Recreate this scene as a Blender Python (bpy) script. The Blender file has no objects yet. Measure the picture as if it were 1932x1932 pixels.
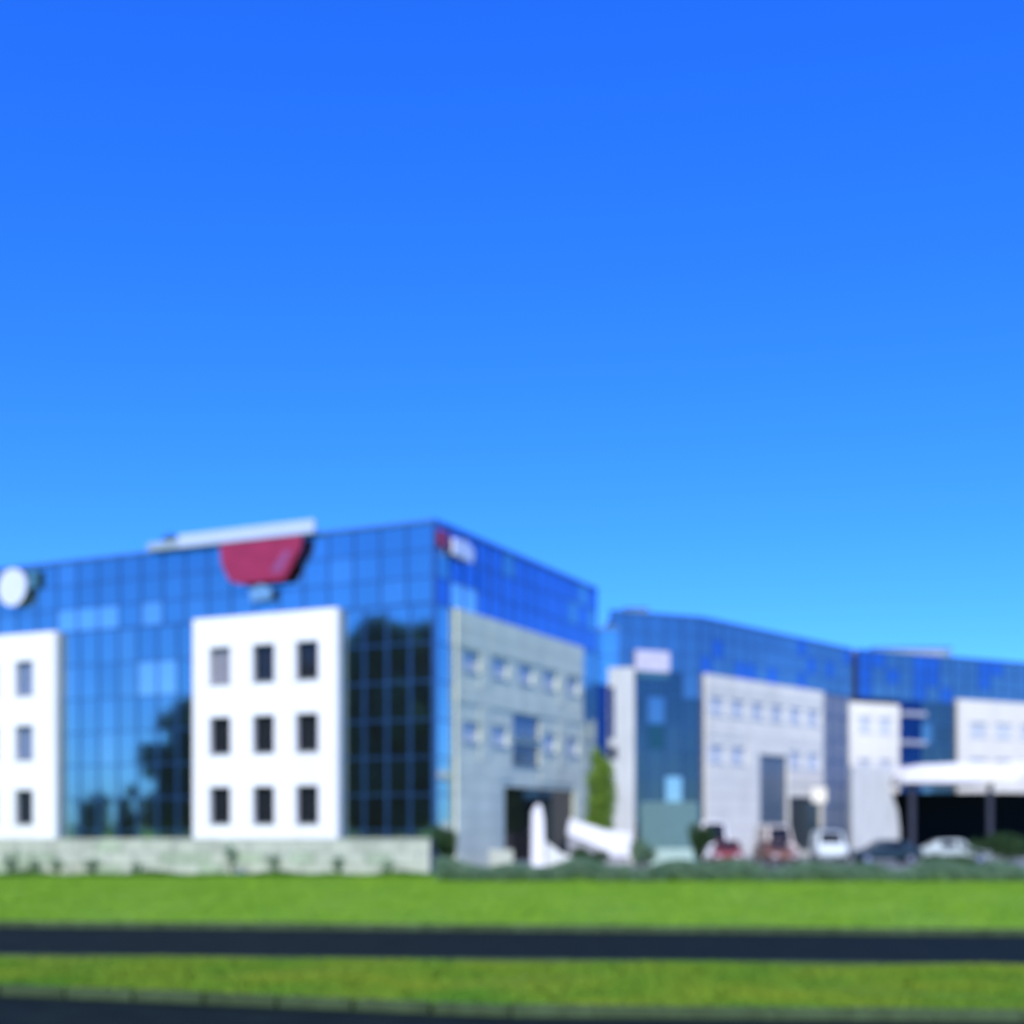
import bpy, bmesh, math, random
import numpy as np
from mathutils import Vector, Matrix
random.seed(4); rng = np.random.default_rng(4)
R = math.radians
sc = bpy.context.scene
C = sc.collection

# ------------------------------------------------------------------ camera
EYE = 2.3
cam_d = bpy.data.cameras.new('camera'); cam = bpy.data.objects.new('camera', cam_d); C.objects.link(cam)
cam.location = (0, 0, EYE); cam.rotation_euler = (R(90), 0, 0)
cam_d.sensor_width = 36; cam_d.lens = 47.2; cam_d.shift_y = 0.3075
cam_d.clip_end = 6000; cam_d.clip_start = 0.1
cam_d.dof.use_dof = True; cam_d.dof.focus_distance = 1.0; cam_d.dof.aperture_fstop = 5.4
sc.camera = cam

# ------------------------------------------------------------------ light
SUN_AZ = Vector((-0.21, -0.978)); SUN_EL = 42
w = bpy.data.worlds.new('World'); sc.world = w; w.use_nodes = True
nt = w.node_tree; nt.nodes.clear()
sky = nt.nodes.new('ShaderNodeTexSky'); sky.sky_type = 'NISHITA'; sky.sun_disc = False
sky.sun_elevation = R(SUN_EL); sky.sun_rotation = math.atan2(SUN_AZ.x, SUN_AZ.y)
sky.air_density = 1.0; sky.dust_density = 0.0; sky.ozone_density = 3.0; sky.altitude = 300
hs = nt.nodes.new('ShaderNodeHueSaturation'); hs.inputs['Saturation'].default_value = 1.3
mul = nt.nodes.new('ShaderNodeMix'); mul.data_type = 'RGBA'; mul.blend_type = 'MULTIPLY'
mul.inputs['Factor'].default_value = 1; mul.inputs[7].default_value = (0.33, 0.83, 2.15, 1)
bg = nt.nodes.new('ShaderNodeBackground'); bg.inputs['Strength'].default_value = 0.15
out = nt.nodes.new('ShaderNodeOutputWorld')
nt.links.new(sky.outputs[0], hs.inputs['Color']); gm_ = nt.nodes.new('ShaderNodeGamma'); gm_.inputs[1].default_value = 0.86
nt.links.new(hs.outputs[0], gm_.inputs[0]); nt.links.new(gm_.outputs[0], mul.inputs[6])
nt.links.new(mul.outputs[2], bg.inputs[0]); nt.links.new(bg.outputs[0], out.inputs[0])
sd = bpy.data.lights.new('sun', 'SUN'); sd.energy = 4.6; sd.angle = R(0.5); sd.color = (1, .95, .88)
sun = bpy.data.objects.new('sun', sd); C.objects.link(sun)
tosun = Vector((SUN_AZ.x * math.cos(R(SUN_EL)), SUN_AZ.y * math.cos(R(SUN_EL)), math.sin(R(SUN_EL))))
sun.rotation_euler = tosun.to_track_quat('Z', 'Y').to_euler()
sc.view_settings.view_transform = 'Standard'; sc.view_settings.look = 'None'
sc.view_settings.gamma = 1; sc.view_settings.exposure = 0.2; sc.view_settings.use_curve_mapping = False
sc.cycles.use_denoising = True
sc.cycles.max_bounces = 6

# ------------------------------------------------------------------ helpers
F = 2533.0; HY = 1560.0
def gx(px, Y): return (px - 966) / F * Y          # world x of an image column at depth Y
def gz(py, Y): return EYE + (HY - py) / F * Y
def gy(py, z=0): return (EYE - z) * F / (py - HY)  # depth where an image row meets height z

MATS = {}
def mat(name, col, rough=.6, metal=0.0, var=.12, scale=3.0, col2=None, bump=0.0, bscale=20.0, spec=.5, ior=1.45, streak=False):
    if name in MATS: return MATS[name]
    m = bpy.data.materials.new(name); m.use_nodes = True; t = m.node_tree
    b = t.nodes['Principled BSDF']
    b.inputs['Roughness'].default_value = rough; b.inputs['Metallic'].default_value = metal
    b.inputs['Specular IOR Level'].default_value = spec; b.inputs['IOR'].default_value = ior
    tc = t.nodes.new('ShaderNodeNewGeometry')
    mp = t.nodes.new('ShaderNodeMapping'); t.links.new(tc.outputs['Position'], mp.inputs[0])
    if streak: mp.inputs['Scale'].default_value = (1, 1, .15)
    n = t.nodes.new('ShaderNodeTexNoise'); n.inputs['Scale'].default_value = scale; n.inputs['Detail'].default_value = 6
    t.links.new(mp.outputs[0], n.inputs['Vector'])
    r = t.nodes.new('ShaderNodeMapRange'); r.inputs[1].default_value = .32; r.inputs[2].default_value = .68
    t.links.new(n.outputs[0], r.inputs[0])
    mx = t.nodes.new('ShaderNodeMix'); mx.data_type = 'RGBA'
    c = Vector(col)
    lo = tuple(c * (1 - var)) if col2 is None else tuple(col)
    hi = tuple(c * (1 + var)) if col2 is None else tuple(col2)
    mx.inputs[6].default_value = (*lo, 1); mx.inputs[7].default_value = (*hi, 1)
    t.links.new(r.outputs[0], mx.inputs[0])
    oi = t.nodes.new('ShaderNodeObjectInfo')
    h = t.nodes.new('ShaderNodeHueSaturation')
    r2 = t.nodes.new('ShaderNodeMapRange'); r2.inputs[3].default_value = 1 - var * .6; r2.inputs[4].default_value = 1 + var * .6
    t.links.new(oi.outputs['Random'], r2.inputs[0]); t.links.new(r2.outputs[0], h.inputs['Value'])
    t.links.new(mx.outputs[2], h.inputs['Color']); t.links.new(h.outputs[0], b.inputs['Base Color'])
    if bump:
        n2 = t.nodes.new('ShaderNodeTexNoise'); n2.inputs['Scale'].default_value = bscale; n2.inputs['Detail'].default_value = 4
        t.links.new(tc.outputs['Position'], n2.inputs['Vector'])
        bp = t.nodes.new('ShaderNodeBump'); bp.inputs['Strength'].default_value = bump
        t.links.new(n2.outputs[0], bp.inputs['Height']); t.links.new(bp.outputs[0], b.inputs['Normal'])
    if name.startswith('leaf'):
        tr = t.nodes.new('ShaderNodeBsdfTranslucent'); ms = t.nodes.new('ShaderNodeMixShader'); ms.inputs[0].default_value = .42
        t.links.new(h.outputs[0], tr.inputs[0]); t.links.new(b.outputs[0], ms.inputs[1]); t.links.new(tr.outputs[0], ms.inputs[2])
        t.links.new(ms.outputs[0], t.nodes['Material Output'].inputs[0])
    MATS[name] = m; return m

M_white = mat('white_render', (.77, .76, .72), .75, var=.06, scale=.6, bump=.1, streak=True)
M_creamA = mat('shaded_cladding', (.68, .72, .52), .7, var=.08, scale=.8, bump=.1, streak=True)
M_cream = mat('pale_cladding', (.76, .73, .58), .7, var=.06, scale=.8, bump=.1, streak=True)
M_grey = mat('grey_cladding', (.36, .38, .40), .6, var=.08, scale=.8, streak=True)
M_conc = mat('concrete', (.30, .30, .29), .8, var=.1)
M_core = mat('dark_core', (.03, .035, .05), .8)
M_mirror = mat('blue_mirror_glass', (.36, .46, .43), .05, metal=.985, var=.09, scale=.12, bump=.05, bscale=1.1)
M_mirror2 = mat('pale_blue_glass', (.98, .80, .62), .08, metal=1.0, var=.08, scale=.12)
M_deep = mat('deep_blue_glass', (.18, .27, .45), .06, metal=1.0, var=.10, scale=.12, bump=.05, bscale=1.1)
M_dark = mat('dark_glass', (.012, .014, .016), .06, var=.2, spec=.35)
M_blind = mat('window_blind_glass', (.22, .22, .23), .25, var=.1)
M_palewin = mat('pale_blind_glass', (.55, .58, .56), .3, var=.12)  # paleness is in the base colour, for a light blind inside
M_mull = mat('mullion_metal', (.05, .13, .27), .35, metal=.6, var=.1)
M_frame_pale = mat('pale_window_frame', (.42, .45, .45), .5)
M_frame = mat('window_frame_metal', (.05, .055, .06), .4)
M_cope = mat('roof_coping_metal', (.10, .22, .34), .4, metal=.5)
M_signw = mat('white_sign_face', (.74, .76, .84), .35, var=.03)
M_head2 = mat('round_sign_face', (.60, .64, .72), .35, var=.04)
M_head = mat('header_sign_face', (.44, .52, .66), .35, var=.04)
M_red = mat('red_sign_face', (.30, .022, .06), .4, var=.12, scale=1.5)
M_stone = mat('pale_stone', (.43, .46, .34), .85, var=.16, scale=1.4, bump=.3, bscale=8)
M_kerb = mat('kerb_concrete', (.055, .085, .035), .95, var=.2, scale=4, spec=.1)
M_asph = mat('asphalt', (.008, .014, .009), .85, var=.25, scale=1.5, bump=.3, bscale=60, spec=.08)
M_pave = mat('paving', (.16, .18, .16), .85, var=.12, scale=1)
M_grass = mat('lawn', (.12, .265, .022), .9, col2=(.205, .36, .03), var=.1, scale=.35, bump=.5, bscale=12, spec=.1)
M_grass2 = mat('median_grass', (.07, .19, .016), .9, col2=(.15, .225, .016), var=.1, scale=.6, bump=.5, bscale=12, spec=.1)
M_blade = mat('grass_blade', (.12, .27, .018), .8, col2=(.20, .35, .025), var=.2, scale=.8, spec=.1)
M_leaf = mat('leaf_dark', (.035, .085, .03), .7, col2=(.07, .13, .04), var=.2, scale=2, spec=.2)
M_leaf2 = mat('leaf_mid', (.05, .15, .03), .7, col2=(.10, .22, .035), var=.2, scale=2, spec=.2)
M_leaf3 = mat('leaf_hedge', (.11, .22, .11), .7, col2=(.26, .38, .22), var=.2, scale=2, spec=.2)
M_bark = mat('bark', (.09, .065, .045), .9, bump=.6)
M_tyre = mat('tyre_rubber', (.02, .02, .02), .8)
M_rim = mat('rim_alloy', (.45, .46, .48), .35, metal=.8)
M_lampw = mat('headlamp_lens', (.6, .62, .65), .15)
M_lampr = mat('tail_lamp_lens', (.35, .02, .02), .2)

def tag(o, label=None, cat=None, group=None, kind=None):
    if label: o['label'] = label
    if cat: o['category'] = cat
    if group: o['group'] = group
    if kind: o['kind'] = kind
    return o
def empty(name, loc=(0, 0, 0), rz=0):
    o = bpy.data.objects.new(name, None); C.objects.link(o); o.location = loc; o.rotation_euler = (0, 0, rz)
    o.empty_display_size = .3; return o
def link(name, me, m=None, parent=None, loc=(0, 0, 0), rot=(0, 0, 0)):
    o = bpy.data.objects.new(name, me); C.objects.link(o); o.location = loc; o.rotation_euler = rot
    if m and not me.materials: me.materials.append(m)
    if parent: o.parent = parent
    return o
class MB:
    def __init__(s): s.v = []; s.f = []
    def box(s, x0, x1, y0, y1, z0, z1):
        b = len(s.v)
        s.v += [(x0, y0, z0), (x1, y0, z0), (x1, y1, z0), (x0, y1, z0), (x0, y0, z1), (x1, y0, z1), (x1, y1, z1), (x0, y1, z1)]
        s.f += [tuple(b + i for i in q) for q in ((0, 3, 2, 1), (4, 5, 6, 7), (0, 1, 5, 4), (1, 2, 6, 5), (2, 3, 7, 6), (3, 0, 4, 7))]
        return s
    def quad(s, a, b, c, d):
        n = len(s.v); s.v += [a, b, c, d]; s.f.append((n, n + 1, n + 2, n + 3)); return s
    def prism_xz(s, pts, y0, y1):       # polygon in x,z extruded along y
        n = len(s.v); k = len(pts)
        s.v += [(p[0], y0, p[1]) for p in pts] + [(p[0], y1, p[1]) for p in pts]
        s.f.append(tuple(range(n, n + k))); s.f.append(tuple(range(n + 2 * k - 1, n + k - 1, -1)))
        for i in range(k):
            j = (i + 1) % k; s.f.append((n + j, n + i, n + k + i, n + k + j))
        return s
    def prism_xy(s, pts, z0, z1):
        n = len(s.v); k = len(pts)
        s.v += [(p[0], p[1], z0) for p in pts] + [(p[0], p[1], z1) for p in pts]
        s.f.append(tuple(range(n + k - 1, n - 1, -1))); s.f.append(tuple(range(n + k, n + 2 * k)))
        for i in range(k):
            j = (i + 1) % k; s.f.append((n + i, n + j, n + k + j, n + k + i))
        return s
    def tube(s, pts, rads, k=8):
        n0 = len(s.v)
        for i, (p, r) in enumerate(zip(pts, rads)):
            p = Vector(p); a = Vector(pts[max(i - 1, 0)]); b = Vector(pts[min(i + 1, len(pts) - 1)])
            d = (b - a).normalized(); q = d.to_track_quat('Z', 'Y')
            for j in range(k):
                an = 2 * math.pi * j / k; s.v.append(tuple(p + q @ Vector((r * math.cos(an), r * math.sin(an), 0))))
        for i in range(len(pts) - 1):
            for j in range(k):
                a = n0 + i * k + j; b = n0 + i * k + (j + 1) % k; s.f.append((a, b, b + k, a + k))
        s.f.append(tuple(range(n0 + k - 1, n0 - 1, -1))); s.f.append(tuple(range(len(s.v) - k, len(s.v))))
        return s
    def mesh(s, name, smooth=False, bevel=0, weld=False):
        me = bpy.data.meshes.new(name); me.from_pydata(s.v, [], s.f)
        bm = bmesh.new(); bm.from_mesh(me)
        if weld: bmesh.ops.remove_doubles(bm, verts=bm.verts, dist=1e-4)
        bmesh.ops.recalc_face_normals(bm, faces=bm.faces)
        if bevel: bmesh.ops.bevel(bm, geom=list(bm.edges), offset=bevel, segments=2, affect='EDGES', profile=.6)
        bm.to_mesh(me); bm.free()
        if smooth:
            for p in me.polygons: p.use_smooth = True
        return me
    def build(s, name, m, parent=None, loc=(0, 0, 0), rot=(0, 0, 0), **k):
        return link(name, s.mesh(name, **k), m, parent, loc, rot)
_cache = {}
def boxmesh(name, w, d, h, m, bevel=0):
    """box centred in x and z, front face at y=0, going back to y=d"""
    key = (name, round(w, 3), round(d, 3), round(h, 3), m.name)
    if key not in _cache:
        me = MB().box(-w / 2, w / 2, 0, d, -h / 2, h / 2).mesh(name, bevel=bevel); me.materials.append(m); _cache[key] = me
    return _cache[key]

# ------------------------------------------------------------------ ground
def zslope(x): return 0.0
tag(MB().quad((-3000, -3000, -.004), (3000, -3000, -.004), (3000, 3000, -.004), (-3000, 3000, -.004)).build('ground', M_grass), kind='structure')
# road edges as functions of x: far edge, near edge (slightly slanted, seen almost side on)
def far_edge(x): return 29.5 - .11 * x
def near_edge(x): return 22.1 - .095 * x
def low_edge(x): return 16.2 - .30 * x if x < 0 else 16.2 - .07 * x
def strip(name, fa, fb, z, m, x0=-60, x1=60, n=60):
    mb = MB()
    for i in range(n):
        a = x0 + (x1 - x0) * i / n; b = x0 + (x1 - x0) * (i + 1) / n
        mb.quad((a, fa(a), z), (b, fa(b), z), (b, fb(b), z), (a, fb(a), z))
    return tag(mb.build(name, m, weld=True), kind='structure')
strip('road', near_edge, far_edge, 0.0, M_asph, -300, 300, 120)
med = strip('median_grass', lambda x: min(low_edge(x), near_edge(x) - .5), near_edge, .10, M_grass2, -26, 40, 80)
strip('near_road', lambda x: -20, lambda x: min(low_edge(x), near_edge(x) - .5), .004, M_asph, -26, 40, 80)
strip('lawn', far_edge, lambda x: 61.5, .12, M_grass, -300, 300, 120)
strip('forecourt_paving', lambda x: 61.5, lambda x: 150, .03, M_pave, -3.6, 150, 60)
def kerb(fn, x0, x1, z0, h, wdt, side, label):
    root = tag(empty('kerb'), kind='structure')
    L = 1.0; n = int((x1 - x0) / L)
    me = MB().box(-L / 2 + .0015, L / 2 - .0015, 0, wdt, z0, h).mesh('kerb_stone', bevel=.012); me.materials.append(M_kerb)
    for i in range(n):
        x = x0 + (i + .5) * L; a = math.atan2(fn(x + .5) - fn(x - .5), 1)
        link('kerb_stone', me, None, root, (x, fn(x) - (0 if side > 0 else wdt), random.uniform(-.006, .006)), (0, 0, a))
kerb(far_edge, -22, 22, -.05, .145, .18, 1, '')
kerb(near_edge, -20, 20, -.05, .135, .18, -1, '')
kerb(lambda x: low_edge(x), -14, 10, -.05, .135, .18, 1, '')

# grass blades
M_blade2 = mat('median_grass_blade', (.08, .21, .017), .8, col2=(.19, .26, .02), var=.2, scale=.5, spec=.1)
def blades(name, n, xr, yf0, yf1, z, hmin, hmax, m):
    x = rng.uniform(xr[0], xr[1], n); t = rng.random(n)
    y = np.array([yf0(a) + (yf1(a) - yf0(a)) * b for a, b in zip(x, t)])
    patch = .6 + .4 * np.sin(x * 1.3 + np.sin(y * 1.1) * 2) * np.sin(y * .9 + x * .3)
    h = rng.uniform(hmin, hmax, n) * patch; an = rng.uniform(0, math.pi, n); wd = rng.uniform(.012, .028, n)
    lx = rng.normal(0, .03, n); ly = rng.normal(0, .03, n)
    v = np.empty((n, 3, 3))
    v[:, 0] = np.stack([x - np.cos(an) * wd, y - np.sin(an) * wd, np.full(n, z)], 1)
    v[:, 1] = np.stack([x + np.cos(an) * wd, y + np.sin(an) * wd, np.full(n, z)], 1)
    v[:, 2] = np.stack([x + lx, y + ly, z + h], 1)
    me = bpy.data.meshes.new(name); me.vertices.add(n * 3); me.vertices.foreach_set('co', v.ravel())
    me.loops.add(n * 3); me.loops.foreach_set('vertex_index', np.arange(n * 3))
    me.polygons.add(n); me.polygons.foreach_set('loop_start', np.arange(0, n * 3, 3)); me.polygons.foreach_set('loop_total', np.full(n, 3))
    me.update(); me.validate()
    return link(name, me, m)
tag(blades('median_grass_blades', 90000, (-12, 12), lambda x: min(low_edge(x) + .2, near_edge(x) - .6), lambda x: near_edge(x) - .2, .10, .03, .09, M_blade2),
    'short blades of grass on the strip between the two roads', 'grass', kind='stuff')
tag(blades('lawn_grass_blades', 160000, (-22, 22), lambda x: far_edge(x) + .2, lambda x: 60.5, .12, .04, .11, M_blade),
    'mown grass blades of the wide lawn before the offices', 'grass', kind='stuff')

# ------------------------------------------------------------------ building kit
class Facade:
    """u runs to the right as seen from outside; outward is -local y"""
    def __init__(s, root, p, q):
        s.root = root; s.p = Vector(p); d = Vector(q) - Vector(p); s.L = d.length; s.u = d.normalized()
        s.a = math.atan2(s.u.y, s.u.x); s.n = Vector((s.u.y, -s.u.x))
    def at(s, t, d=0): v = s.p + s.u * t + s.n * d; return v
    def put(s, name, me, t, z, d=0, m=None, tilt=0, parent=None):
        v = s.at(t, d)
        o = link(name, me, m, s.root, (v.x, v.y, z), (random.uniform(-tilt, tilt), 0, s.a + random.uniform(-tilt, tilt)))
        return o
    def s_of(s, px, d=0):                # where an image column meets this facade
        k = (px - 966) / F; r = s.root.location
        X = s.p.x + r.x + s.n.x * d; Y = s.p.y + r.y + s.n.y * d
        return (k * Y - X) / (s.u.x - k * s.u.y)
def split(a, b, w):
    n = max(1, round((b - a) / w)); return [a + (b - a) * i / n for i in range(n + 1)]
def curtain(fc, s0, s1, zs, wcol=1.5, pick=None, edge=True):
    cols = split(s0, s1, wcol)
    for i in range(len(cols) - 1):
        for j in range(len(zs) - 1):
            w = cols[i + 1] - cols[i] - .07; h = zs[j + 1] - zs[j] - .07
            c = (cols[i] + cols[i + 1]) / 2; zc = (zs[j] + zs[j + 1]) / 2
            m = pick(c, zc) if pick else M_mirror
            fc.put('glass_pane', boxmesh('glass_pane', w, .03, h, m), c, zc, 0, tilt=.0035)
    H = zs[-1] - zs[0]
    for c in (cols if edge else cols[1:-1]):
        fc.put('mullion', boxmesh('mullion', .065, .14, H, M_mull), c, (zs[0] + zs[-1]) / 2, .06)
    for z in zs:
        fc.put('transom', boxmesh('transom', s1 - s0 - .002, .11, .06, M_mull), (s0 + s1) / 2, z, .045)
def panel(fc, s0, s1, z0, z1, dep, wins, m, glass, reveal=.3, name='wall_panel'):
    """wins: list of (s, z, w, h, material or None)"""
    xs = sorted({s0, s1} | {w[0] - w[2] / 2 for w in wins} | {w[0] + w[2] / 2 for w in wins})
    zz = sorted({z0, z1} | {w[1] - w[3] / 2 for w in wins} | {w[1] + w[3] / 2 for w in wins})
    c = (s0 + s1) / 2; mb = MB()
    def hole(x, z): return any(abs(x - w[0]) < w[2] / 2 and abs(z - w[1]) < w[3] / 2 for w in wins)
    for i in range(len(xs) - 1):
        for j in range(len(zz) - 1):
            if hole((xs[i] + xs[i + 1]) / 2, (zz[j] + zz[j + 1]) / 2): continue
            mb.quad((xs[i] - c, 0, zz[j]), (xs[i + 1] - c, 0, zz[j]), (xs[i + 1] - c, 0, zz[j + 1]), (xs[i] - c, 0, zz[j + 1]))
    for (s, z, w, h, *_ ) in wins:
        a, b, e, f = s - c - w / 2, s - c + w / 2, z - h / 2, z + h / 2; r = reveal
        mb.quad((a, 0, e), (b, 0, e), (b, r, e), (a, r, e)).quad((a, 0, f), (a, r, f), (b, r, f), (b, 0, f))
        mb.quad((a, 0, e), (a, r, e), (a, r, f), (a, 0, f)).quad((b, 0, e), (b, 0, f), (b, r, f), (b, r, e))
    a, b = s0 - c, s1 - c
    mb.quad((a, 0, z0), (a, 0, z1), (a, dep, z1), (a, dep, z0)).quad((b, 0, z0), (b, dep, z0), (b, dep, z1), (b, 0, z1))
    mb.quad((a, 0, z1), (b, 0, z1), (b, dep, z1), (a, dep, z1)).quad((a, 0, z0), (a, dep, z0), (b, dep, z0), (b, 0, z0))
    me = bpy.data.meshes.new(name); me.from_pydata(mb.v, [], mb.f)
    fc.put(name, me, c, 0, dep, m)
    for (s, z, w, h, *g) in wins:
        gm = g[0] if g and g[0] else glass
        fr = MB(); t = .06
        fr.box(-w / 2, w / 2, 0, .08, -h / 2, -h / 2 + t).box(-w / 2, w / 2, 0, .08, h / 2 - t, h / 2)
        fr.box(-w / 2, -w / 2 + t, .002, .078, -h / 2 + t, h / 2 - t).box(w / 2 - t, w / 2, .002, .078, -h / 2 + t, h / 2 - t)
        fr.box(-.025, .025, .01, .07, -h / 2 + t, h / 2 - t)
        fm = M_frame_pale if gm is M_palewin else M_frame; key = ('winframe', round(w, 3), round(h, 3), fm.name)
        if key not in _cache:
            me = fr.mesh('window'); me.materials.append(fm); _cache[key] = me
        wo = fc.put('window', _cache[key], s, z, dep - reveal + .02)
        link('sill', boxmesh('sill', w + .16, reveal + .06, .05, fm if gm is M_palewin else M_conc, .005), None, wo, (0, -reveal - .04, -h / 2 - .026))
        gp = link('pane', boxmesh('pane', w - 2 * t - .01, .03, h - 2 * t - .01, gm), None, wo, (0, .03, 0))
def tiles(fc, s0, s1, z0, z1, d, tw, th, m, avoid=()):
    """separate cladding slabs hung in front of a wall, with open joints"""
    xs = split(s0, s1, tw); zs = split(z0, z1, th)
    for i in range(len(xs) - 1):
        for j in range(len(zs) - 1):
            c, z = (xs[i] + xs[i + 1]) / 2, (zs[j] + zs[j + 1]) / 2
            if any(a < c < b and e < z < f for a, b, e, f in avoid): continue
            fc.put('cladding_slab', boxmesh('cladding_slab', xs[i + 1] - xs[i] - .03, .04, zs[j + 1] - zs[j] - .03, m, .006), c, z, d + random.uniform(-.004, .006), tilt=.001)
def block(root, pts, z1, inset_name='wall', roof=True):
    MB().prism_xy(pts, 0, z1 - .3).build(inset_name, M_core, root)
    MB().prism_xy(pts, z1 - .298, z1 - .02).build('roof', M_conc, root)

# ------------------------------------------------------------------ building A: corner office
K = Vector((-3.8, 66.0)); uF = Vector((.903, -.432)).normalized(); uR = Vector((.432, .903)).normalized()
HR = 17.4; HP = 13.35
A = tag(empty('office_building', (K.x, K.y, 0)),
        'large corner office block, blue mirror glass with white window panels and a sharp corner', 'office building')
pl = -uF * 46; pr = uR * 21.2
ins = .16
block(A, [tuple(-uF * 46 + (uF * 0) + uR * ins), tuple(-uF * ins + uR * ins), tuple(pr - uF * ins - uR * .1), tuple(pr - uF * 46 - uR * .1)], HR)
fF = Facade(A, tuple(-uF * 46), (0, 0)); fR = Facade(A, (0, 0), tuple(pr))
LF = fF.L
zlow = [0.4, 2.1, 3.9, 5.75, 7.6, 9.5, 11.4, HP]; ztop = [HP, 14.65, 16.0, HR - .12]
s_c = LF                                   # corner
p1 = (fF.s_of(364, .45), fF.s_of(636, .45)); p2r = fF.s_of(104, .45)
pw = p1[1] - p1[0]; p2 = (p2r - pw, p2r)
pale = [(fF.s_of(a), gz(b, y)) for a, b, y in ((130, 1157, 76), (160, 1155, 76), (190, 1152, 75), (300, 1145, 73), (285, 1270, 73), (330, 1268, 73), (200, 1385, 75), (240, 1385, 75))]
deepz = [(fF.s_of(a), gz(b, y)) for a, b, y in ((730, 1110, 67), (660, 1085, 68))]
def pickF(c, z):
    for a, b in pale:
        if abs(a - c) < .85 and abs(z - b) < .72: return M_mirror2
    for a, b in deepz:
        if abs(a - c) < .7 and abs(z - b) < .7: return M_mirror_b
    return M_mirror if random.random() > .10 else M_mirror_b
M_mirror_b = mat('blue_mirror_glass_b', (.44, .52, .47), .06, metal=.985, var=.09, scale=.12, bump=.05, bscale=1.1)
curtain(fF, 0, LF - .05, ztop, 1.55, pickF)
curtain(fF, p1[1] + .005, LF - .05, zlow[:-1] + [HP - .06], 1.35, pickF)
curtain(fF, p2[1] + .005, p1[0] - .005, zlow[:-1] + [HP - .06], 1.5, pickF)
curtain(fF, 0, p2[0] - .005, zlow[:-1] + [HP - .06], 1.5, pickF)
def pickR(c, z):
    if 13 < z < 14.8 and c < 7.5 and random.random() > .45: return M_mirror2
    return M_deep if random.random() > .15 else M_mirror
q0 = fR.s_of(861, .17); q1 = fR.s_of(1100, .17)
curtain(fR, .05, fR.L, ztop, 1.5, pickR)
curtain(fR, .05, q0 - .005, zlow[:-1] + [HP - .06], 1.3, lambda c, z: M_mirror)
curtain(fR, q1 + .005, fR.L, zlow[:-1] + [HP - .06], 1.2, lambda c, z: M_mirror)
fF.put('coping', boxmesh('coping', LF + .1, .5, .16, M_cope), LF / 2, HR - .04, .12)
fR.put('coping', boxmesh('coping', fR.L - .55, .5, .16, M_cope), fR.L / 2 + .25, HR - .042, .12)
MB().box(-.10, .10, -.10, .10, 0, HR + .05).build('corner_post', M_mull, A, rot=(0, 0, fF.a))
# white panels with three by three windows
def wgrid(a, b, offs, rows, w, h):
    return [[a + o, z, w, h] for z in rows for o in offs]
rowsz = [3.45, 7.15, 10.85]
offs1 = [fF.s_of(x, .25) - p1[0] for x in (419, 501, 583)]
w1 = wgrid(p1[0], 0, offs1, rowsz, 1.4, 1.95)
for wv in w1:
    if wv[1] > 10 and wv[0] < p1[0] + 3: wv.append(M_blind)
panel(fF, p1[0], p1[1], 0.3, HP + .05, .45, w1, M_white, M_dark)
w2 = wgrid(p2[0], 0, [fF.s_of(50, .25) - p2[0] - 5.6, fF.s_of(50, .25) - p2[0] - 2.8, fF.s_of(50, .25) - p2[0]], rowsz, 1.4, 1.95)
for wv in w2:
    if wv[1] > 5 and wv[0] > p2[1] - 4: wv.append(mat('slate_blind_glass', (.15, .20, .29), .25))
panel(fF, p2[0], p2[1], 0.3, HP + .05, .45, w2, M_white, M_dark)
# shaded side: wall clad in slabs, faint pale windows, entrance portal
e0, e1 = fR.s_of(962, .5), fR.s_of(1092, .5)
d0, d1 = fR.s_of(975, .5), fR.s_of(1030, .5)
winR = []
dc = (d0 + d1) / 2
for z in (7.2, 10.85):
    for k in range(5):
        s = q0 + 1.7 + k * (q1 - q0 - 3.4) / 4
        if z < 8 and abs(s - dc) < 2.2: continue
        winR.append([s, z, 1.9, 1.05, M_palewin])
winR.append([dc, 7.9, d1 - d0 - .3, 1.3, mat('blue_grey_window_glass', (.10, .17, .24), .2)])
winR.append([dc, 6.35, d1 - d0 - .3, 1.2, mat('teal_grey_window_glass', (.05, .10, .13), .2)])
portal = [(e0 + e1) / 2, 2.45, e1 - e0, 4.1, M_dark]
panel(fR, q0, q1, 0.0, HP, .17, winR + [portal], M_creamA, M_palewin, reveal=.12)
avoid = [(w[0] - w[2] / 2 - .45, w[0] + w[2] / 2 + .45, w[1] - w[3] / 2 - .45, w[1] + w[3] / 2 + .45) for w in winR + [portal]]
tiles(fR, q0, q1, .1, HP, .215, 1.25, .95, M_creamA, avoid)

# ------------------------------------------------------------------ link block and white fin wall
Lk = tag(empty('link_building', (gx(1095, 88), 88, 0)), 'recessed blue glass link between the corner block and the middle block', 'building')
fl = Facade(Lk, (0, 0), (2.5, -.15))
M_navy = mat('navy_glass', (.03, .06, .14), .1, metal=1.0)
zl = [.3, 2.2, 4.0, 5.9, 7.8, 9.7, 11.6, 13.5, 15.2]
MB().prism_xy([(0, .2), (2.5, .05), (2.5, 5), (0, 5)], 0, 15.1).build('wall', M_core, Lk)
curtain(fl, 0, fl.L, zl, 1.5, lambda c, z: M_navy if z < 11.6 else M_mirror)
fl.put('coping', boxmesh('coping', fl.L, .5, .2, M_cope), fl.L / 2, 15.3, .12)
fw = tag(empty('fin_wall', (gx(1148, 84), 84, 0)), 'tall narrow white wall standing beside the recessed glass link', 'wall')
ffw = Facade(fw, (0, 0), (1.62, -.15))
panel(ffw, 0, ffw.L, 0, 12.2, .6, [[.30, 6.9, .5, .8, M_dark], [.22, 9.4, .36, 3.2, M_navy]], mat('fin_cladding', (.46, .48, .45), .7, streak=True), M_dark, reveal=.3)

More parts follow.
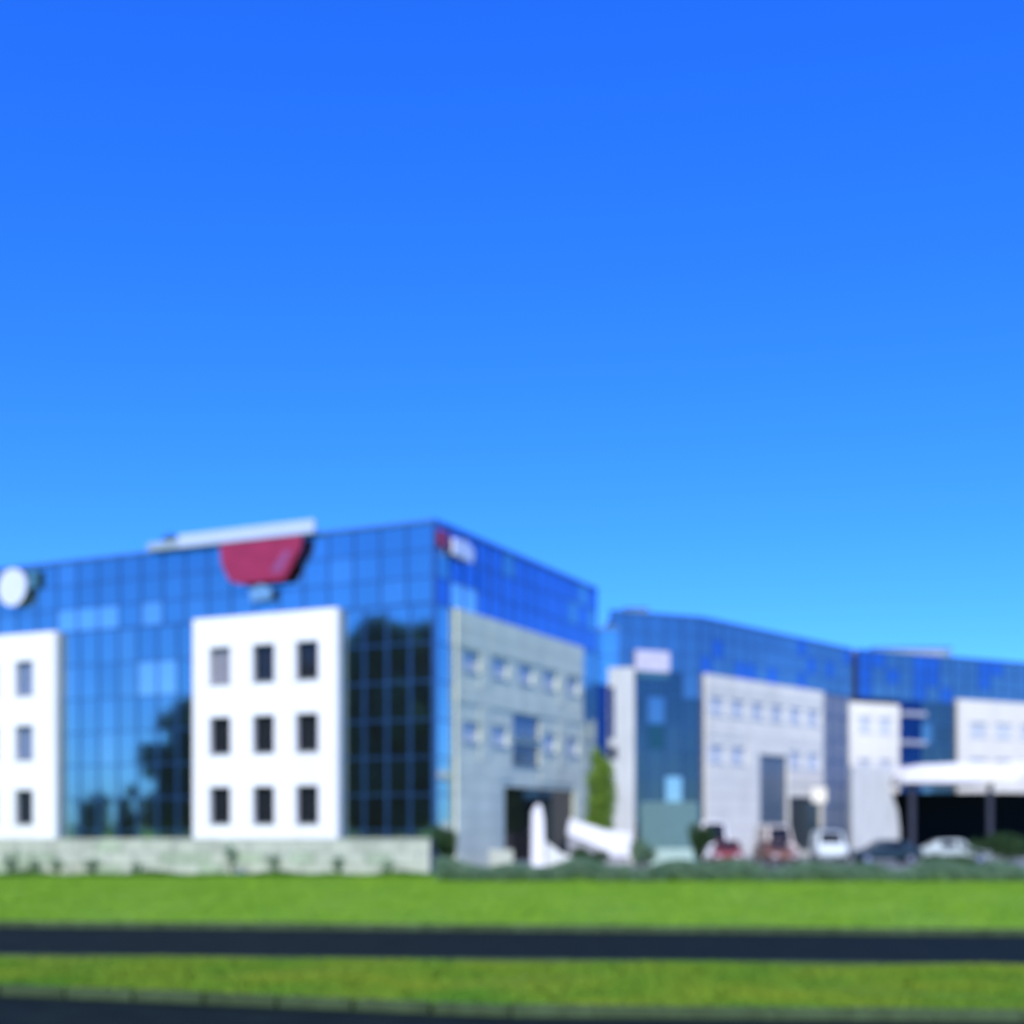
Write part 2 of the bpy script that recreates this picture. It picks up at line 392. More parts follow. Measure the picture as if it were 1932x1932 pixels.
# ------------------------------------------------------------------ building B: middle block
B = tag(empty('office_building', (6.9, 93.6, 0)), 'middle office block turned away, blue glass and one pale panel with a tall door bay', 'office building')
b1 = Vector((6.6, 2.9)); b2 = b1 + Vector((.66, .75)).normalized() * 23.2; nrm = Vector((.75, -.66)).normalized()
block(B, [(0.1, .25), tuple(b1 - nrm * .3 + Vector((-.1, .1))), tuple(b2 - nrm * .25), tuple(b2 - nrm * 12), (0.1, 14)], HR)
fB1 = Facade(B, (0, 0), tuple(b1)); fB2 = Facade(B, tuple(b1), tuple(b2))
zB = [.3, 2.2, 4.05, 5.9, 7.75, 9.6, 11.5, HP]
M_far = mat('far_blue_glass', (.36, .36, .35), .07, metal=1.0, var=.12, scale=.12, bump=.05, bscale=1.1)
M_green = mat('green_glass', (.10, .15, .12), .1, metal=1.0, var=.15)
M_teal = mat('teal_glass', (.17, .17, .16), .08, metal=1.0, var=.15, scale=.12, bump=.05, bscale=1.1)
def pickB(c, z):
    r = random.random()
    if z > HP: return M_far
    if z > 9.5: return M_teal if r < .5 else M_far
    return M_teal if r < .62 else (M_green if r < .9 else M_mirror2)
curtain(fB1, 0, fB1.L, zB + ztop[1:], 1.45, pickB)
r0, r1 = fB2.s_of(1338, .5), fB2.s_of(1560, .5)
curtain(fB2, .02, fB2.L, ztop, 1.5, lambda c, z: M_far if random.random() < .7 else M_deep)
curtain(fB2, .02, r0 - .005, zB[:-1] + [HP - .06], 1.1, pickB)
curtain(fB2, r1 + .005, fB2.L, zB[:-1] + [HP - .06], 1.4, lambda c, z: mat('grey_infill', (.17, .20, .24), .5))
for f_ in (fB1, fB2):
    f_.put('coping', boxmesh('coping', f_.L, .5, .16, M_cope), f_.L / 2, HR - .04, .12)
dd0, dd1 = fB2.s_of(1440, .5), fB2.s_of(1492, .5)
winB = []
for z in (11.1, 7.6):
    for k in range(6):
        s = r0 + 1.6 + k * (r1 - r0 - 3.2) / 5
        if z < 8 and dd0 - 1.2 < s < dd1 + 1.2: continue
        winB.append([s, z, 2.1, 1.3, M_palewin])
winB.append([(dd0 + dd1) / 2, 5.2, dd1 - dd0, 5.2, mat('slate_glass', (.10, .14, .17), .3)])
ee0, ee1 = fB2.s_of(1495, .5), fB2.s_of(1552, .5)
winB.append([(dd1 + .3 + r1 - .5) / 2, 2.6, r1 - dd1 - .8, 4.2, mat('grey_lobby_glass', (.05, .06, .06), .2)])
panel(fB2, r0, r1, 0, HP, .2, winB, M_cream, M_palewin, reveal=.12)
avoid = [(w[0] - w[2] / 2 - .55, w[0] + w[2] / 2 + .55, w[1] - w[3] / 2 - .45, w[1] + w[3] / 2 + .45) for w in winB]
tiles(fB2, r0, r1, .1, HP, .245, 1.4, 1.1, M_cream, avoid)
# ------------------------------------------------------------------ building C: right hand block with the canopy
Cc = Vector((29.4, 114.2))
Cb = tag(empty('office_building', (Cc.x, Cc.y, 0)), 'right hand office block with a white entrance canopy over a deep dark forecourt', 'office building')
c1 = Vector((17.3, 9.2)).normalized() * 38; nc = Vector((9.2, -17.3)).normalized()
block(Cb, [tuple(-nc * .25), tuple(c1 - nc * .25), tuple(c1 - nc * 14), tuple(-nc * 14)], HR)
fC = Facade(Cb, (0, 0), tuple(c1))
g0, g1 = fC.s_of(1607, .5), fC.s_of(1700, .5); h0 = fC.s_of(1812, .5)
curtain(fC, 0, fC.L, ztop, 1.6, lambda c, z: M_far if random.random() < .7 else M_deep)
def pickC(c, z): return M_navy if c < g1 + 2.4 else random.choice([M_teal, M_teal, M_far])
curtain(fC, g1 + .005, h0 - .005, [.3] + [4.2, 6.0, 7.8, 9.6, 11.4, HP - .06], 1.5, pickC)
fC.put('coping', boxmesh('coping', fC.L, .5, .16, M_cope), fC.L / 2, HR - .04, .12)
gc = (g0 + g1) / 2
panel(fC, g0, g1, 0, HP - .5, .3, [[gc - 1.1, 11.0, 1.5, 1.3, M_palewin], [gc + 1.2, 11.0, 1.5, 1.3, M_palewin], [gc - 1.1, 7.4, 1.5, 1.3, M_palewin], [gc + 1.2, 7.4, 1.5, 1.3, M_palewin]], M_cream, M_palewin, reveal=.12)
panel(fC, h0, fC.L, 0, HP + .3, .3, [[h0 + 2.5 + 3.2 * k, z, 2.2, 1.3, M_palewin] for k in range(8) for z in (11.0, 7.8)], M_cream, M_palewin, reveal=.12)
for z in (12.1, 9.6):                                   # sun louvres on the dark glass bay
    fC.put('sun_shade', boxmesh('sun_shade', 2.6, .7, .35, M_grey), g1 + 1.5, z, .75)

# entrance canopy, slab with an arched underside rising to the right
cy = 101.0; M_black = mat('canopy_shade_black', (.008, .012, .012), .9, spec=.05)
CN = tag(empty('entrance_canopy', (gx(1702, cy), cy, 0)), 'long white entrance canopy with an arched soffit on dark columns', 'canopy')
Lc = 20.0
def arch(x): return 5.65 if x < 7.9 else 5.65 + 1.15 * (1 - math.cos(min((x - 7.9) / 2.6, 1) * math.pi)) / 2
top = [(0.0, 6.95), (Lc, 7.35)]
xsn = [Lc * i / 24 for i in range(24, -1, -1)]
pts = [(0, 6.95), (6.2, 6.98), (6.25, 6.85), (7.6, 6.85), (7.65, 7.0), (Lc, 7.35)] + [(x, arch(x) + (.25 if False else 0)) for x in xsn if x <= Lc]
MB().prism_xz([(a, b) for a, b in [(.2, 6.2), (1.3, 7.0), (6.2, 7.2)] + [(x, arch(x)) for x in (6.2, 4, 2, 0)]], 0, 9.5).build('canopy_slab', M_white, CN)
MB().prism_xz([(6.2, 7.1), (7.7, 7.12), (7.7, arch(7.7) - .02), (6.2, arch(6.2) - .02)], .12, 9.4).build('canopy_joint', M_cream, CN)
MB().prism_xz([(7.7, 7.22), (Lc, 7.6)] + [(x, arch(x)) for x in [Lc - i * .3 for i in range(0, 42)] if x > 7.8] + [(7.7, arch(7.7))], -.05, 9.5).build('canopy_slab', M_white, CN)
for x in (1.0, 6.9, 13.2):
    MB().tube([(x, .8, 0), (x, .8, arch(x) + .1)], [.22, .22], 12).build('column', M_core, CN)
MB().box(.4, Lc, 8.6, 9.3, 0, 5.1).build('entrance_shade_screen', M_black, CN)  # deep shade under the canopy is put into this screen's near-black colour
MB().box(.42, Lc, .5, 9.4, 5.1 - .22, 5.1 - .06).build('soffit', M_core, CN) if False else None
# curved white wing wall carrying the canopy's left end
pw_ = tag(empty('wing_wall', (gx(1607, 103), 103, 0)), 'pale rounded wing wall left of the white canopy', 'wall')
prof = [(0, 0), (3.6, 0), (3.7, 2.0), (3.5, 3.6), (3.1, 4.8), (3.0, 5.6), (3.2, 6.2), (3.4, 6.9), (0, 7.0)]
MB().prism_xz(prof, 0, 1.0).build('wall_body', mat('wing_cladding', (.44, .46, .43), .7, var=.12, streak=True), pw_, bevel=.04)

# rooftop plant rooms
for nm, px0, px1, Y, z0, z1, lab in (
        ('plant_room', 1178, 1222, 99, HR - .02, 18.5, 'small grey plant room on the roof corner of the middle block'),
        ('plant_room', 1648, 1795, 124, HR - .02, 18.9, 'long low grey plant room on the roof of the right hand block')):
    root = tag(empty(nm, (gx(px0, Y), Y, z0)), lab, 'plant room'); wd = gx(px1, Y) - gx(px0, Y)
    MB().box(0, wd, 0, 3, 0, z1 - z0 - .1).build('wall', mat('plant_cladding', (.16, .27, .33), .6), root)
    MB().box(-.1, wd + .1, -.1, 3.1, z1 - z0 - .098, z1 - z0).build('roof', M_cope, root)
    for k in range(int(wd / .8)):
        MB().box(.15 + k * .8, .75 + k * .8, -.03, -.003, .3, z1 - z0 - .35).build('louvre', M_grey, root)

# ------------------------------------------------------------------ signs
def on(fc, px, py, d):
    s = fc.s_of(px, d); v = fc.at(s, d); Y = v.y + fc.root.location.y
    return s, gz(py, Y), (v.x + fc.root.location.x, Y)
# roof sign: white header board, red tapering board, small pale badge
s0, z0, P0 = on(fF, 335, 1020, .55); s1, z1, P1 = on(fF, 592, 992, .55)
RS = tag(empty('roof_sign', (P0[0], P0[1], 0), fF.a), 'white roof edge board with a red tapering sign hanging over the blue glass', 'sign')
Ls = s1 - s0
hb = MB().box(-2.1, -.01, .02, .23, 17.32, 17.75).build('header_end', mat('grey_sign_end', (.30, .38, .42), .5), RS)
hb = MB().box(0, Ls, 0, .25, 17.3, 18.0).build('header_board', M_head, RS, bevel=.03)
rs0 = fF.s_of(414, .6) - s0; rs1 = fF.s_of(570, .6) - s0; rb0 = fF.s_of(432, .6) - s0; rb1 = fF.s_of(545, .6) - s0
MB().prism_xz([(rs0, 17.23), (rs0 + .1, 16.2), (rb0, 15.25), (rb0 + .6, 15.02), (rb1 - .3, 15.05), (rb1, 15.5), (rs1 - .15, 16.5), (rs1, 17.23)], -.02, .10).build('red_board', M_red, RS)
MB().prism_xz([(rb1 - 1.2, 15.5), (rb1 - .5, 15.45), (rb1 + .15, 16.5), (rb1 - .25, 16.55)], -.05, -.022).build('pale_stroke', mat('lilac_sign_face', (.24, .06, .16), .4), RS)
MB().prism_xz([(rb0 + 1.3, 14.1), (rb0 + 2.5, 14.15), (rb0 + 2.6, 14.7), (rb0 + 1.9, 14.95), (rb0 + 1.2, 14.7)], .1, .35).build('badge', mat('pale_badge', (.14, .30, .50), .4), RS)
for x in (.6, Ls * .5, Ls - .6):
    MB().box(x, x + .1, .26, .9, 17.6, 17.7).build('bracket', M_frame, RS)
# dark cowl at the end of the header
s2, z2, P2 = on(fF, 318, 1012, .4)
VT = tag(empty('roof_vent', (P2[0], P2[1], HR + .04), fF.a), 'dark teal roof vent at the left end of the white roof board', 'vent')
Mt = mat('teal_metal', (.04, .14, .20), .5)
MB().tube([(-.35, .6, 0), (-.35, .6, .55)], [.28, .28], 14).build('duct', Mt, VT)
MB().tube([(-.35, .6, .551), (-.35, .6, .66), (-.35, .6, .9)], [.5, .5, .12], 14).build('cowl', Mt, VT)
# round white sign at the left
s3, z3, P3 = on(fF, 22, 1108, .5)
RD = tag(empty('round_sign', (P3[0], P3[1], z3), fF.a), 'round white sign mounted high on the glass facade', 'sign')
MB().tube([(0, 0, 0), (0, .16, 0)], [1.08, 1.08], 40).build('disc', M_head2, RD, bevel=0)
MB().box(1.1, 1.75, .2, .3, -.1, .9).build('bracket', Mt, RD)
MB().box(-.1, .1, .165, .49, -.1, .1).build('stand_off', Mt, RD)
# small sign at the top of the side face
s4, z4, P4 = on(fR, 828, 1026, .3)
CS = tag(empty('corner_sign', (P4[0], P4[1], 0), fR.a), 'small red and white sign at the top corner of the shaded side', 'sign')
MB().box(0.1, 1.2, 0, .12, 16.1, 16.9).build('red_mark', M_red, CS, bevel=.02)
MB().prism_xz([(1.5, 15.95), (3.6, 15.85), (3.75, 16.5), (3.0, 16.85), (1.6, 16.75)], -.02, .12).build('white_mark', M_signw, CS)
# lilac sign on the middle block
s5, z5, P5 = on(fB1, 1200, 1245, .2)
LS = tag(empty('facade_sign', (P5[0], P5[1], 0), fB1.a), 'pale lilac sign board on the glass of the middle block', 'sign')
MB().box(0, fB1.s_of(1264, .2) - s5, 0, .15, gz(1265, P5[1]), gz(1226, P5[1])).build('board', mat('lilac_board', (.54, .52, .58), .4), LS, bevel=.03)
MB().box(.1, fB1.s_of(1264, .2) - s5 - .1, .02, .12, gz(1278, P5[1]), gz(1265, P5[1]) - .01).build('backing', Mt, LS)

# ------------------------------------------------------------------ pale stone wall in front of the front facade
wy = 62.6; wx1 = gx(812, wy)
SW = tag(empty('stone_wall', (wx1, wy, 0)), 'long low pale stone block wall below the glass front', 'wall')
MB().box(-36, -.02, .06, .40, 0, 1.62).build('backing', M_conc, SW)
MB().box(-.40, -.02, .402, 6, 0, 1.62).build('backing', M_conc, SW)
M_stone2 = mat('pale_stone_green', (.33, .40, .26), .85, var=.16, scale=1.4, bump=.3, bscale=8)
for r in range(3):
    x = -.01 - (.6 if r % 2 else 0)
    if r % 2:
        link('stone_block', boxmesh('stone_block', .57, .08, .51, M_stone, .015), None, SW, (-.30, -.02, .29 + r * .54))
    while x > -34:
        L = 1.2; m = M_stone2 if random.random() < .35 else M_stone
        link('stone_block', boxmesh('stone_block', L - .03, .08, .51, m, .015), None, SW, (x - L / 2, -.02 + random.uniform(-.01, .01), .29 + r * .54))
        x -= L
for k in range(18):
    link('coping_stone', boxmesh('coping_stone', 1.98, .56, .12, M_stone, .02), None, SW, (-1 - 2 * k, -.07, 1.69))

# ------------------------------------------------------------------ entrance things in front of the side face
def thing_box(name, label, cat, px0, px1, Y, z0, z1, dep, m, bev=.04, part='body'):
    root = tag(empty(name, (gx(px0, Y), Y, 0)), label, cat)
    MB().box(0, gx(px1, Y) - gx(px0, Y), 0, dep, z0, z1).build(part, m, root, bevel=bev)
    return root
Yp = 68.0
py_ = tag(empty('entrance_pylon', (gx(998, Yp), Yp, 0)), 'white entrance pylon with a low wall foot beside the dark doorway', 'pylon')
a = lambda px: gx(px, Yp) - gx(998, Yp)
MB().prism_xz([(a(1002), .1), (a(1028), .1), (a(1028), 1.2), (a(1026), 2.7), (a(1021), 3.4), (a(1012), 3.45), (a(1004), 3.0)], 0, .7).build('shaft', M_white, py_, bevel=.03)
MB().prism_xz([(a(1031), .15), (a(1082), .15), (a(1082), .75), (a(1060), .95), (a(1031), 1.55)], .02, .6).build('foot_wall', mat('white_stone', (.62, .64, .54), .7), py_, bevel=.02)
Yr = 72.0
rp = tag(empty('ramp_wall', (gx(1070, Yr), Yr, 0)), 'white sloping ramp parapet running down to the right of the doorway', 'ramp')
b_ = lambda px: gx(px, Yr) - gx(1070, Yr)
MB().prism_xz([(b_(1070), 1.9), (b_(1122), 1.35), (b_(1150), .75), (b_(1188), .7), (b_(1190), 2.0), (b_(1140), 2.15), (b_(1075), 2.75)], 0, .3).build('parapet', M_white, rp)
MB().prism_xz([(b_(1072), 0), (b_(1186), 0), (b_(1186), .69), (b_(1150), .72), (b_(1122), 1.3), (b_(1072), 1.85)], .1, .28).build('ramp_base', M_conc, rp)
thing_box('planter', 'low pale concrete planter left of the white pylon', 'planter', 922, 968, 67, 0, 1.15, .9, M_stone)
thing_box('planter', 'wide pale green planter box below the lilac sign', 'planter', 1228, 1308, 76, 0, 1.05, .9, mat('pale_green_box', (.33, .45, .36), .7))
thing_box('garden_wall', 'teal grey low wall behind the planter below the lilac sign', 'wall', 1205, 1318, 86, 0, 3.9, .4, mat('teal_wall', (.10, .20, .19), .7))

NB = tag(empty('notice_board', (gx(1532, 106), 106, 0)), 'small white board on a post before the dark lobby opening', 'board')
MB().box(0, 1.15, 0, .1, gz(1514, 106), gz(1486, 106)).build('board_face', M_cream, NB, bevel=.03)
MB().tube([(.55, .15, 0), (.55, .15, gz(1490, 106))], [.06, .06], 8).build('post', M_frame, NB)

# ------------------------------------------------------------------ vehicles
def loft_body(sections):
    mb = MB(); k = len(sections[0][1])
    for x, prof in sections: mb.v += [(x, p[0], p[1]) for p in prof]
    for i in range(len(sections) - 1):
        for j in range(k - 1):
            a_ = i * k + j; mb.f.append((a_, a_ + 1, a_ + k + 1, a_ + k))
        mb.f.append((i * k + k - 1, i * k, i * k + k, i * k + 2 * k - 1))
    mb.f.append(tuple(range(k))); mb.f.append(tuple(range(len(mb.v) - 1, len(mb.v) - k - 1, -1)))
    return mb
def half(w, z0, zb, zt, wt):
    """closed cross section: sill, belt, roof"""
    pts = [(w * .90, z0), (w, z0 + .12), (w, zb - .08), (w * .96, zb), (wt, zt - .05), (wt * .9, zt)]
    return pts + [(-y, z) for y, z in reversed(pts)]
def make_vehicle(label, cat, name, col, L=4.3, W=1.78, H=1.48, van=False):
    root = tag(empty(name), label, cat, 'vehicles parked before the offices')
    m = mat('paint_' + name + '_' + '_'.join(str(int(c * 99)) for c in col), col, .3, var=.03)
    w = W / 2; b = .92 if not van else 1.1
    if van:
        sx = [(-L / 2, .45, .9, .92, .8), (-L / 2 + .1, .35, .98, 1.0, .9), (-L / 2 + .85, .33, b, b + .05, .86), (-L / 2 + 1.45, .33, b + .05, H - .06, .76), (0, .33, b + .05, H, .80), (L / 2 - .15, .33, b + .05, H - .02, .80), (L / 2, .4, b, H - .12, .76)]
    else:
        sx = [(-L / 2, .42, .62, .64, .70), (-L / 2 + .12, .32, .74, .76, .80), (-L / 2 + 1.05, .28, b - .04, b - .01, .80), (-L / 2 + 1.75, .28, b, H - .05, .60), (-.1, .28, b, H, .62), (L / 2 - 1.0, .28, b + .02, H - .06, .60), (L / 2 - .35, .3, b + .04, b + .08, .72), (L / 2, .42, .8, .84, .72)]
    secs = [(x, half(w * (.88 if i in (0, len(sx) - 1) else 1), z0, zb, zt, wt)) for i, (x, z0, zb, zt, wt) in enumerate(sx)]
    loft_body(secs).build('body', m, root, smooth=False, bevel=.02)
    r = .32
    for x in (-L / 2 + .8, L / 2 - .8):
        for sy in (-1, 1):
            wh = MB().tube([(0, 0, 0), (0, .2 * sy, 0)], [r, r], 18).build('wheel', M_tyre, root, (x, sy * (w - .17), r))
            MB().tube([(0, 0, 0), (0, .03 * sy, 0)], [.2, .19], 14).build('rim', M_rim, wh, (0, .19 * sy, 0))
    zt = H - .12; zb = b + .04
    for sy in (-1, 1):                                   # side windows on the leaning cabin side
        for (xa, xb) in (((-L / 2 + 1.75, -.12), (.0, L / 2 - 1.15)) if not van else ((-L / 2 + 1.5, -L / 2 + 2.6),)):
            y0 = w * .96 + .012; y1 = (.62 if not van else .80) + .012
            q = []
            for z, x0_, x1_ in ((zb, xa, xb), (zt, xa + (.1 if not van else .05), xb - .05)):
                f = (z - b) / (H - .05 - b); y = y0 + (y1 - y0) * f
                q += [(x0_, sy * y, z), (x1_, sy * y, z), (x1_, sy * (y + .012), z), (x0_, sy * (y + .012), z)]
            mb = MB(); mb.v = q; mb.f = [(0, 1, 2, 3), (4, 5, 6, 7), (0, 1, 5, 4), (3, 2, 6, 7), (0, 3, 7, 4), (1, 2, 6, 5)]
            mb.build('side_window', M_dark, root)
    def slope(xa, za, xb, zb_, hw, nm):
        d = Vector((xb - xa, zb_ - za)).normalized(); n = Vector((-d.y, d.x)); n = n if n.y > 0 else -n
        pa = Vector((xa, za)) + d * .08 + n * .006; pb = Vector((xb, zb_)) - d * .06 + n * .006
        hw2 = hw * .88
        mb = MB(); mb.v = [(pa.x, -hw, pa.y), (pa.x, hw, pa.y), (pb.x, hw2, pb.y), (pb.x, -hw2, pb.y)]
        mb.v += [(v[0] + n.x * .012, v[1], v[2] + n.y * .012) for v in mb.v[:4]]
        mb.f = [(0, 1, 2, 3), (4, 5, 6, 7), (0, 1, 5, 4), (1, 2, 6, 5), (2, 3, 7, 6), (3, 0, 4, 7)]
        mb.build(nm, M_dark, root)
    if van: slope(-L / 2 + .85, b + .05, -L / 2 + 1.45, H - .06, .72, 'windscreen')
    else:
        slope(-L / 2 + 1.05, b - .01, -L / 2 + 1.75, H - .05, .62, 'windscreen')
        slope(L / 2 - .35, b + .08, L / 2 - 1.0, H - .06, .6, 'rear_window')
    for sy in (-1, 1):
        zz = .62 if not van else .78
        MB().box(-L / 2 - .02, -L / 2 + .1, -.16, .16, -.06, .06).build('headlight', M_lampw, root, (0, sy * w * .66, zz - .04), bevel=.015)
        MB().box(L / 2 - .1, L / 2 + .02, -.12, .12, -.08, .08).build('tail_light', M_lampr, root, (0, sy * w * .70, zz + .05), bevel=.015)
        MB().box(-.08, .08, -.09, .09, -.06, .06).build('door_mirror', M_frame, root, (-L / 2 + 1.75, sy * (w + .08), b + .05), bevel=.02)
    return root
def park(v, px, Y, rz):
    v.location = (gx(px, Y), Y, .035); v.rotation_euler = (0, 0, R(rz))
park(make_vehicle('dark blue green hatchback parked side on below the pale wing wall', 'car', 'parked_car', (.015, .035, .045)), 1668, 83, 4)
park(make_vehicle('silver green hatchback parked below the dark canopy', 'car', 'parked_car', (.38, .45, .40)), 1800, 84, 176)
park(make_vehicle('brownish red car parked nose out beside the white van', 'car', 'parked_car', (.22, .05, .045)), 1372, 80, 82)
park(make_vehicle('dull brown car parked nose out in front of the cream van', 'car', 'parked_car', (.20, .10, .06)), 1462, 80, 95)
park(make_vehicle('white panel van parked nose out by the corner of the pale panel', 'van', 'parked_van', (.75, .78, .76), 5.2, 1.95, 2.6, True), 1345, 88, 86)
park(make_vehicle('cream panel van parked below the tall door bay', 'van', 'parked_van', (.62, .55, .46), 5.0, 1.95, 2.35, True), 1462, 91, 92)
park(make_vehicle('pale mint white panel van standing at an angle left of the dark hatchback', 'van', 'parked_van', (.66, .74, .68), 4.7, 1.9, 2.0, True), 1563, 88, 84)

# ------------------------------------------------------------------ vegetation
def leaf_mesh(name, pts, size, m, flat=.5):
    n = len(pts); pts = np.asarray(pts); a = rng.normal(size=(n, 3)); a /= np.linalg.norm(a, axis=1)[:, None]
    b = rng.normal(size=(n, 3)); b -= (b * a).sum(1)[:, None] * a; b /= np.linalg.norm(b, axis=1)[:, None]
    s = size * rng.uniform(.6, 1.3, n)[:, None]
    v = np.stack([pts - a * s, pts + b * s * flat, pts + a * s, pts - b * s * flat], 1).reshape(-1, 3)
    me = bpy.data.meshes.new(name); me.vertices.add(n * 4); me.vertices.foreach_set('co', v.ravel())
    me.loops.add(n * 4); me.loops.foreach_set('vertex_index', np.arange(n * 4))
    me.polygons.add(n); me.polygons.foreach_set('loop_start', np.arange(0, n * 4, 4)); me.polygons.foreach_set('loop_total', np.full(n, 4))
    me.update(); me.validate(); me.materials.append(m); return me
def cloud(n, centre, rad):
    d = rng.normal(size=(n, 3)); d /= np.linalg.norm(d, axis=1)[:, None]
    return d * (rng.random(n) ** .45)[:, None] * np.array(rad) + np.array(centre)
def tree_parts(h, cw, base=.25, n=9000, leaf=.28, m=None, column=False):
    trunk = MB().tube([(0, 0, 0), (.05, .02, h * .25), (0, .1, h * .55), (.05, 0, h * .85)], [h * .022, h * .017, h * .011, h * .004], 9)
    clusters = []
    for i in range(26 if not column else 16):
        if column:
            z = h * (.06 + .9 * i / 15); rr = cw * .5 * math.sin(min(1, (1.03 - z / h) * 2.2) * math.pi / 2) * .8
            clusters.append(((random.uniform(-.08, .08) * cw, random.uniform(-.08, .08) * cw, z), (rr, rr, h * .07)))
        else:
            an = random.uniform(0, 6.28); z = h * random.uniform(base + .08, .93); f = math.sin(((z / h - base) / (1 - base)) ** .7 * math.pi) ** .6
            r = cw * .5 * f * random.uniform(.35, .8)
            c = (r * math.cos(an), r * math.sin(an), z); s = cw * random.uniform(.14, .22)
            clusters.append((c, (s, s, s * .8)))
            trunk.tube([(0, .05, z * .62), (c[0] * .5, c[1] * .5, z * .82), c], [h * .008, h * .005, h * .002], 5)
    pts = np.concatenate([cloud(n // len(clusters), c, r) for c, r in clusters])
    return trunk.mesh('trunk', smooth=True), leaf_mesh('crown', pts, leaf, m)
def tree(name, label, cat, loc, parts, group=None, rz=0, sc_=1):
    root = tag(empty(name, loc, rz), label, cat, group); root.scale = (sc_,) * 3
    link('trunk', parts[0], M_bark, root); link('crown', parts[1], None, root); return root
cyp = tree_parts(4.9, 2.3, n=9000, leaf=.09, m=mat('leaf_cypress', (.16, .28, .03), .7, col2=(.28, .42, .06), var=.2, scale=2), column=True)
Yc = 78
tree('cypress_tree', 'slim green columnar tree between the doorway and the tall white wall', 'tree', (gx(1132, Yc), Yc, 1.9), cyp)
thing_box('raised_bed', 'raised planting bed under the slim green tree', 'planter', 1105, 1180, 77.2, 0, 1.9, 1.8, M_conc, part='bed_wall')

def shrub(name, label, cat, px, Y, w_, h_, m, n=900, group=None, leaf=.06, stems=True, z=.12):
    root = tag(empty(name, (gx(px, Y), Y, z)), label, cat, group)
    cl = [((random.uniform(-.35, .35) * w_, random.uniform(-.3, .3) * w_, h_ * random.uniform(.35, .75)), (w_ * .28, w_ * .28, h_ * .27)) for _ in range(7)]
    link('foliage', leaf_mesh('foliage', np.concatenate([cloud(n // 7, c, r) for c, r in cl]), leaf, m), None, root)
    st = MB()
    for c, r in cl: st.tube([(0, 0, 0), (c[0] * .5, c[1] * .5, c[2] * .5), c], [.03, .02, .01], 5)
    st.build('stems', M_bark, root, smooth=True); return root
desc = ['leftmost young shrub before the stone wall', 'young shrub below the left white panel', 'young shrub under the right window of the left white panel',
        'young shrub below the left end of the blue glass bay', 'young shrub below the middle of the blue glass bay',
        'young shrub below the left window column of the white panel', 'young shrub below the middle window column of the white panel',
        'young shrub below the right edge of the white panel', 'young shrub before the wall under the dark corner glass']
for px, d, hh in zip((18, 62, 110, 175, 262, 438, 515, 640, 735), desc, (1.2, .7, 1.0, .8, .6, 1.5, 1.1, .9, .7)):
    shrub('young_shrub', d, 'shrub', px, 61.2, .7, hh, mat('leaf_pale', (.28, .38, .22), .7, col2=(.40, .48, .32), var=.2, scale=2), 500, 'young shrubs along the pale stone wall', .07)
def hedge(label, px0, px1, Y, h_, dep, m, n, bumps=.25):
    root = tag(empty('hedge', (gx(px0, Y), Y, .1)), label, 'hedge'); L = gx(px1, Y) - gx(px0, Y)
    x = rng.uniform(0, L, n); y = rng.uniform(0, dep, n)
    top = h_ * (1 - bumps + bumps * np.sin(x * 1.7 + 1) * np.sin(x * .63 + px0)) * (1 - .5 * ((y / dep - .5) * 2) ** 4)
    z = top * rng.random(n) ** .45
    link('foliage', leaf_mesh('foliage', np.stack([x, y, z], 1), .065, m), None, root)
    st = MB()
    for k in range(int(L / .7)): st.tube([(.35 + k * .7, dep / 2, 0), (.3 + k * .7, dep / 2 + .1, h_ * .6)], [.03, .012], 5)
    if st.v: st.build('stems', M_bark, root)
    return root
hedge('low grey green hedge in front of the doorway and white ramp', 818, 1190, 53.2, .98, 2.0, M_leaf3, 14000)
hedge('dark green hedge below the teal wall and the pale panel', 1192, 1600, 53.0, 1.02, 2.0, M_leaf3, 16000)
hedge('low hedge under the canopy at the right edge', 1602, 2000, 52.8, .95, 2.0, M_leaf3, 14000)
hedge('thin fringe of low plants along the foot of the stone wall', -60, 816, 58.5, .26, 1.6, M_leaf2, 20000, .4)
shrub('bush', 'dark olive bush under the white ramp parapet', 'bush', 1110, 66, 1.7, 1.25, M_leaf, 2200, leaf=.08)
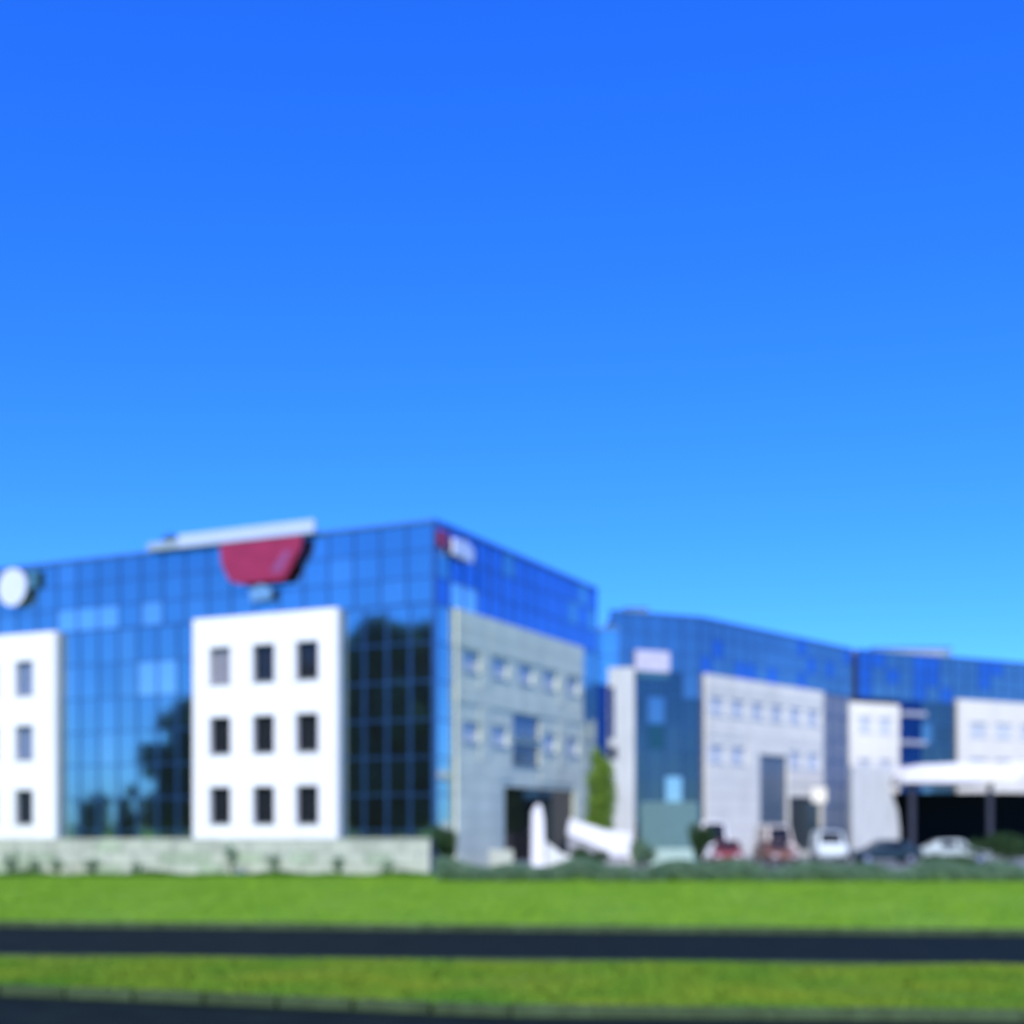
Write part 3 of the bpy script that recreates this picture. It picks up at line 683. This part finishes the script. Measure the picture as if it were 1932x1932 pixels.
shrub('bush', 'dark green bush at the dark glass corner beside the stone wall', 'bush', 838, 64.2, 1.2, 2.6, M_leaf, 2600, leaf=.09)
shrub('bush', 'dark olive bush before the silver green hatchback', 'bush', 1790, 62.5, 2.2, .9, M_leaf, 2200, leaf=.08)
shrub('bush', 'tall dark bush below the right end of the blue glass', 'bush', 1322, 79, 1.6, 2.6, M_leaf, 2600, leaf=.09)
shrub('bush', 'deep green bush under the canopy at the right edge', 'bush', 1900, 76, 3.6, 2.0, M_leaf, 3200, leaf=.1)
shrub('bush', 'dark green bush between the two planters and the red car', 'bush', 1212, 72, 1.3, 1.6, M_leaf3, 2200, leaf=.08)

# trees on the other side of the street, seen mirrored in the front glass
nF = Vector((uF.y, -uF.x))
def mirrored(px, Y):
    p = Vector((gx(px, Y), Y)); d = (p - K).dot(nF); return p - 2 * d * nF
M_leafS = mat('leaf_street_tree', (.06, .17, .12), .7, col2=(.12, .26, .19), var=.2, scale=1, spec=.2)
vars_ = [tree_parts(20, 11, .03, n=22000, leaf=.36, m=M_leafS), tree_parts(19, 12, .02, n=26000, leaf=.42, m=M_leafS)]
spec = [(735, 124, 1.07), (655, 132, 1.12), (825, 128, 1.14), (545, 140, .9), (450, 138, .86), (365, 136, .82), (330, 150, .78), (930, 136, .9), (240, 150, .36), (170, 150, .33), (90, 152, .30), (20, 150, .34), (700, 140, 1.16), (775, 138, 1.14)]
where = ['behind the corner bay of the glass', 'beside the white panel', 'at the glass corner', 'over the middle of the white panel', 'over the left of the white panel',
         'at the right end of the wide glass bay', 'right of the middle of the wide glass bay', 'past the glass corner', 'low in the middle of the wide glass bay',
         'low in the left half of the wide glass bay', 'low by the left white panel', 'low at the left picture edge', 'in the left half of the corner bay', 'in the right half of the corner bay']
for i, (px, Y, s) in enumerate(spec):
    v = mirrored(px, Y)
    tree('street_tree', ('tall' if s > .5 else 'small') + ' street tree mirrored ' + where[i], 'tree', (v.x, v.y, 0), vars_[i % 2],
         'street trees across the road', random.uniform(0, 6), s * random.uniform(.97, 1.03))
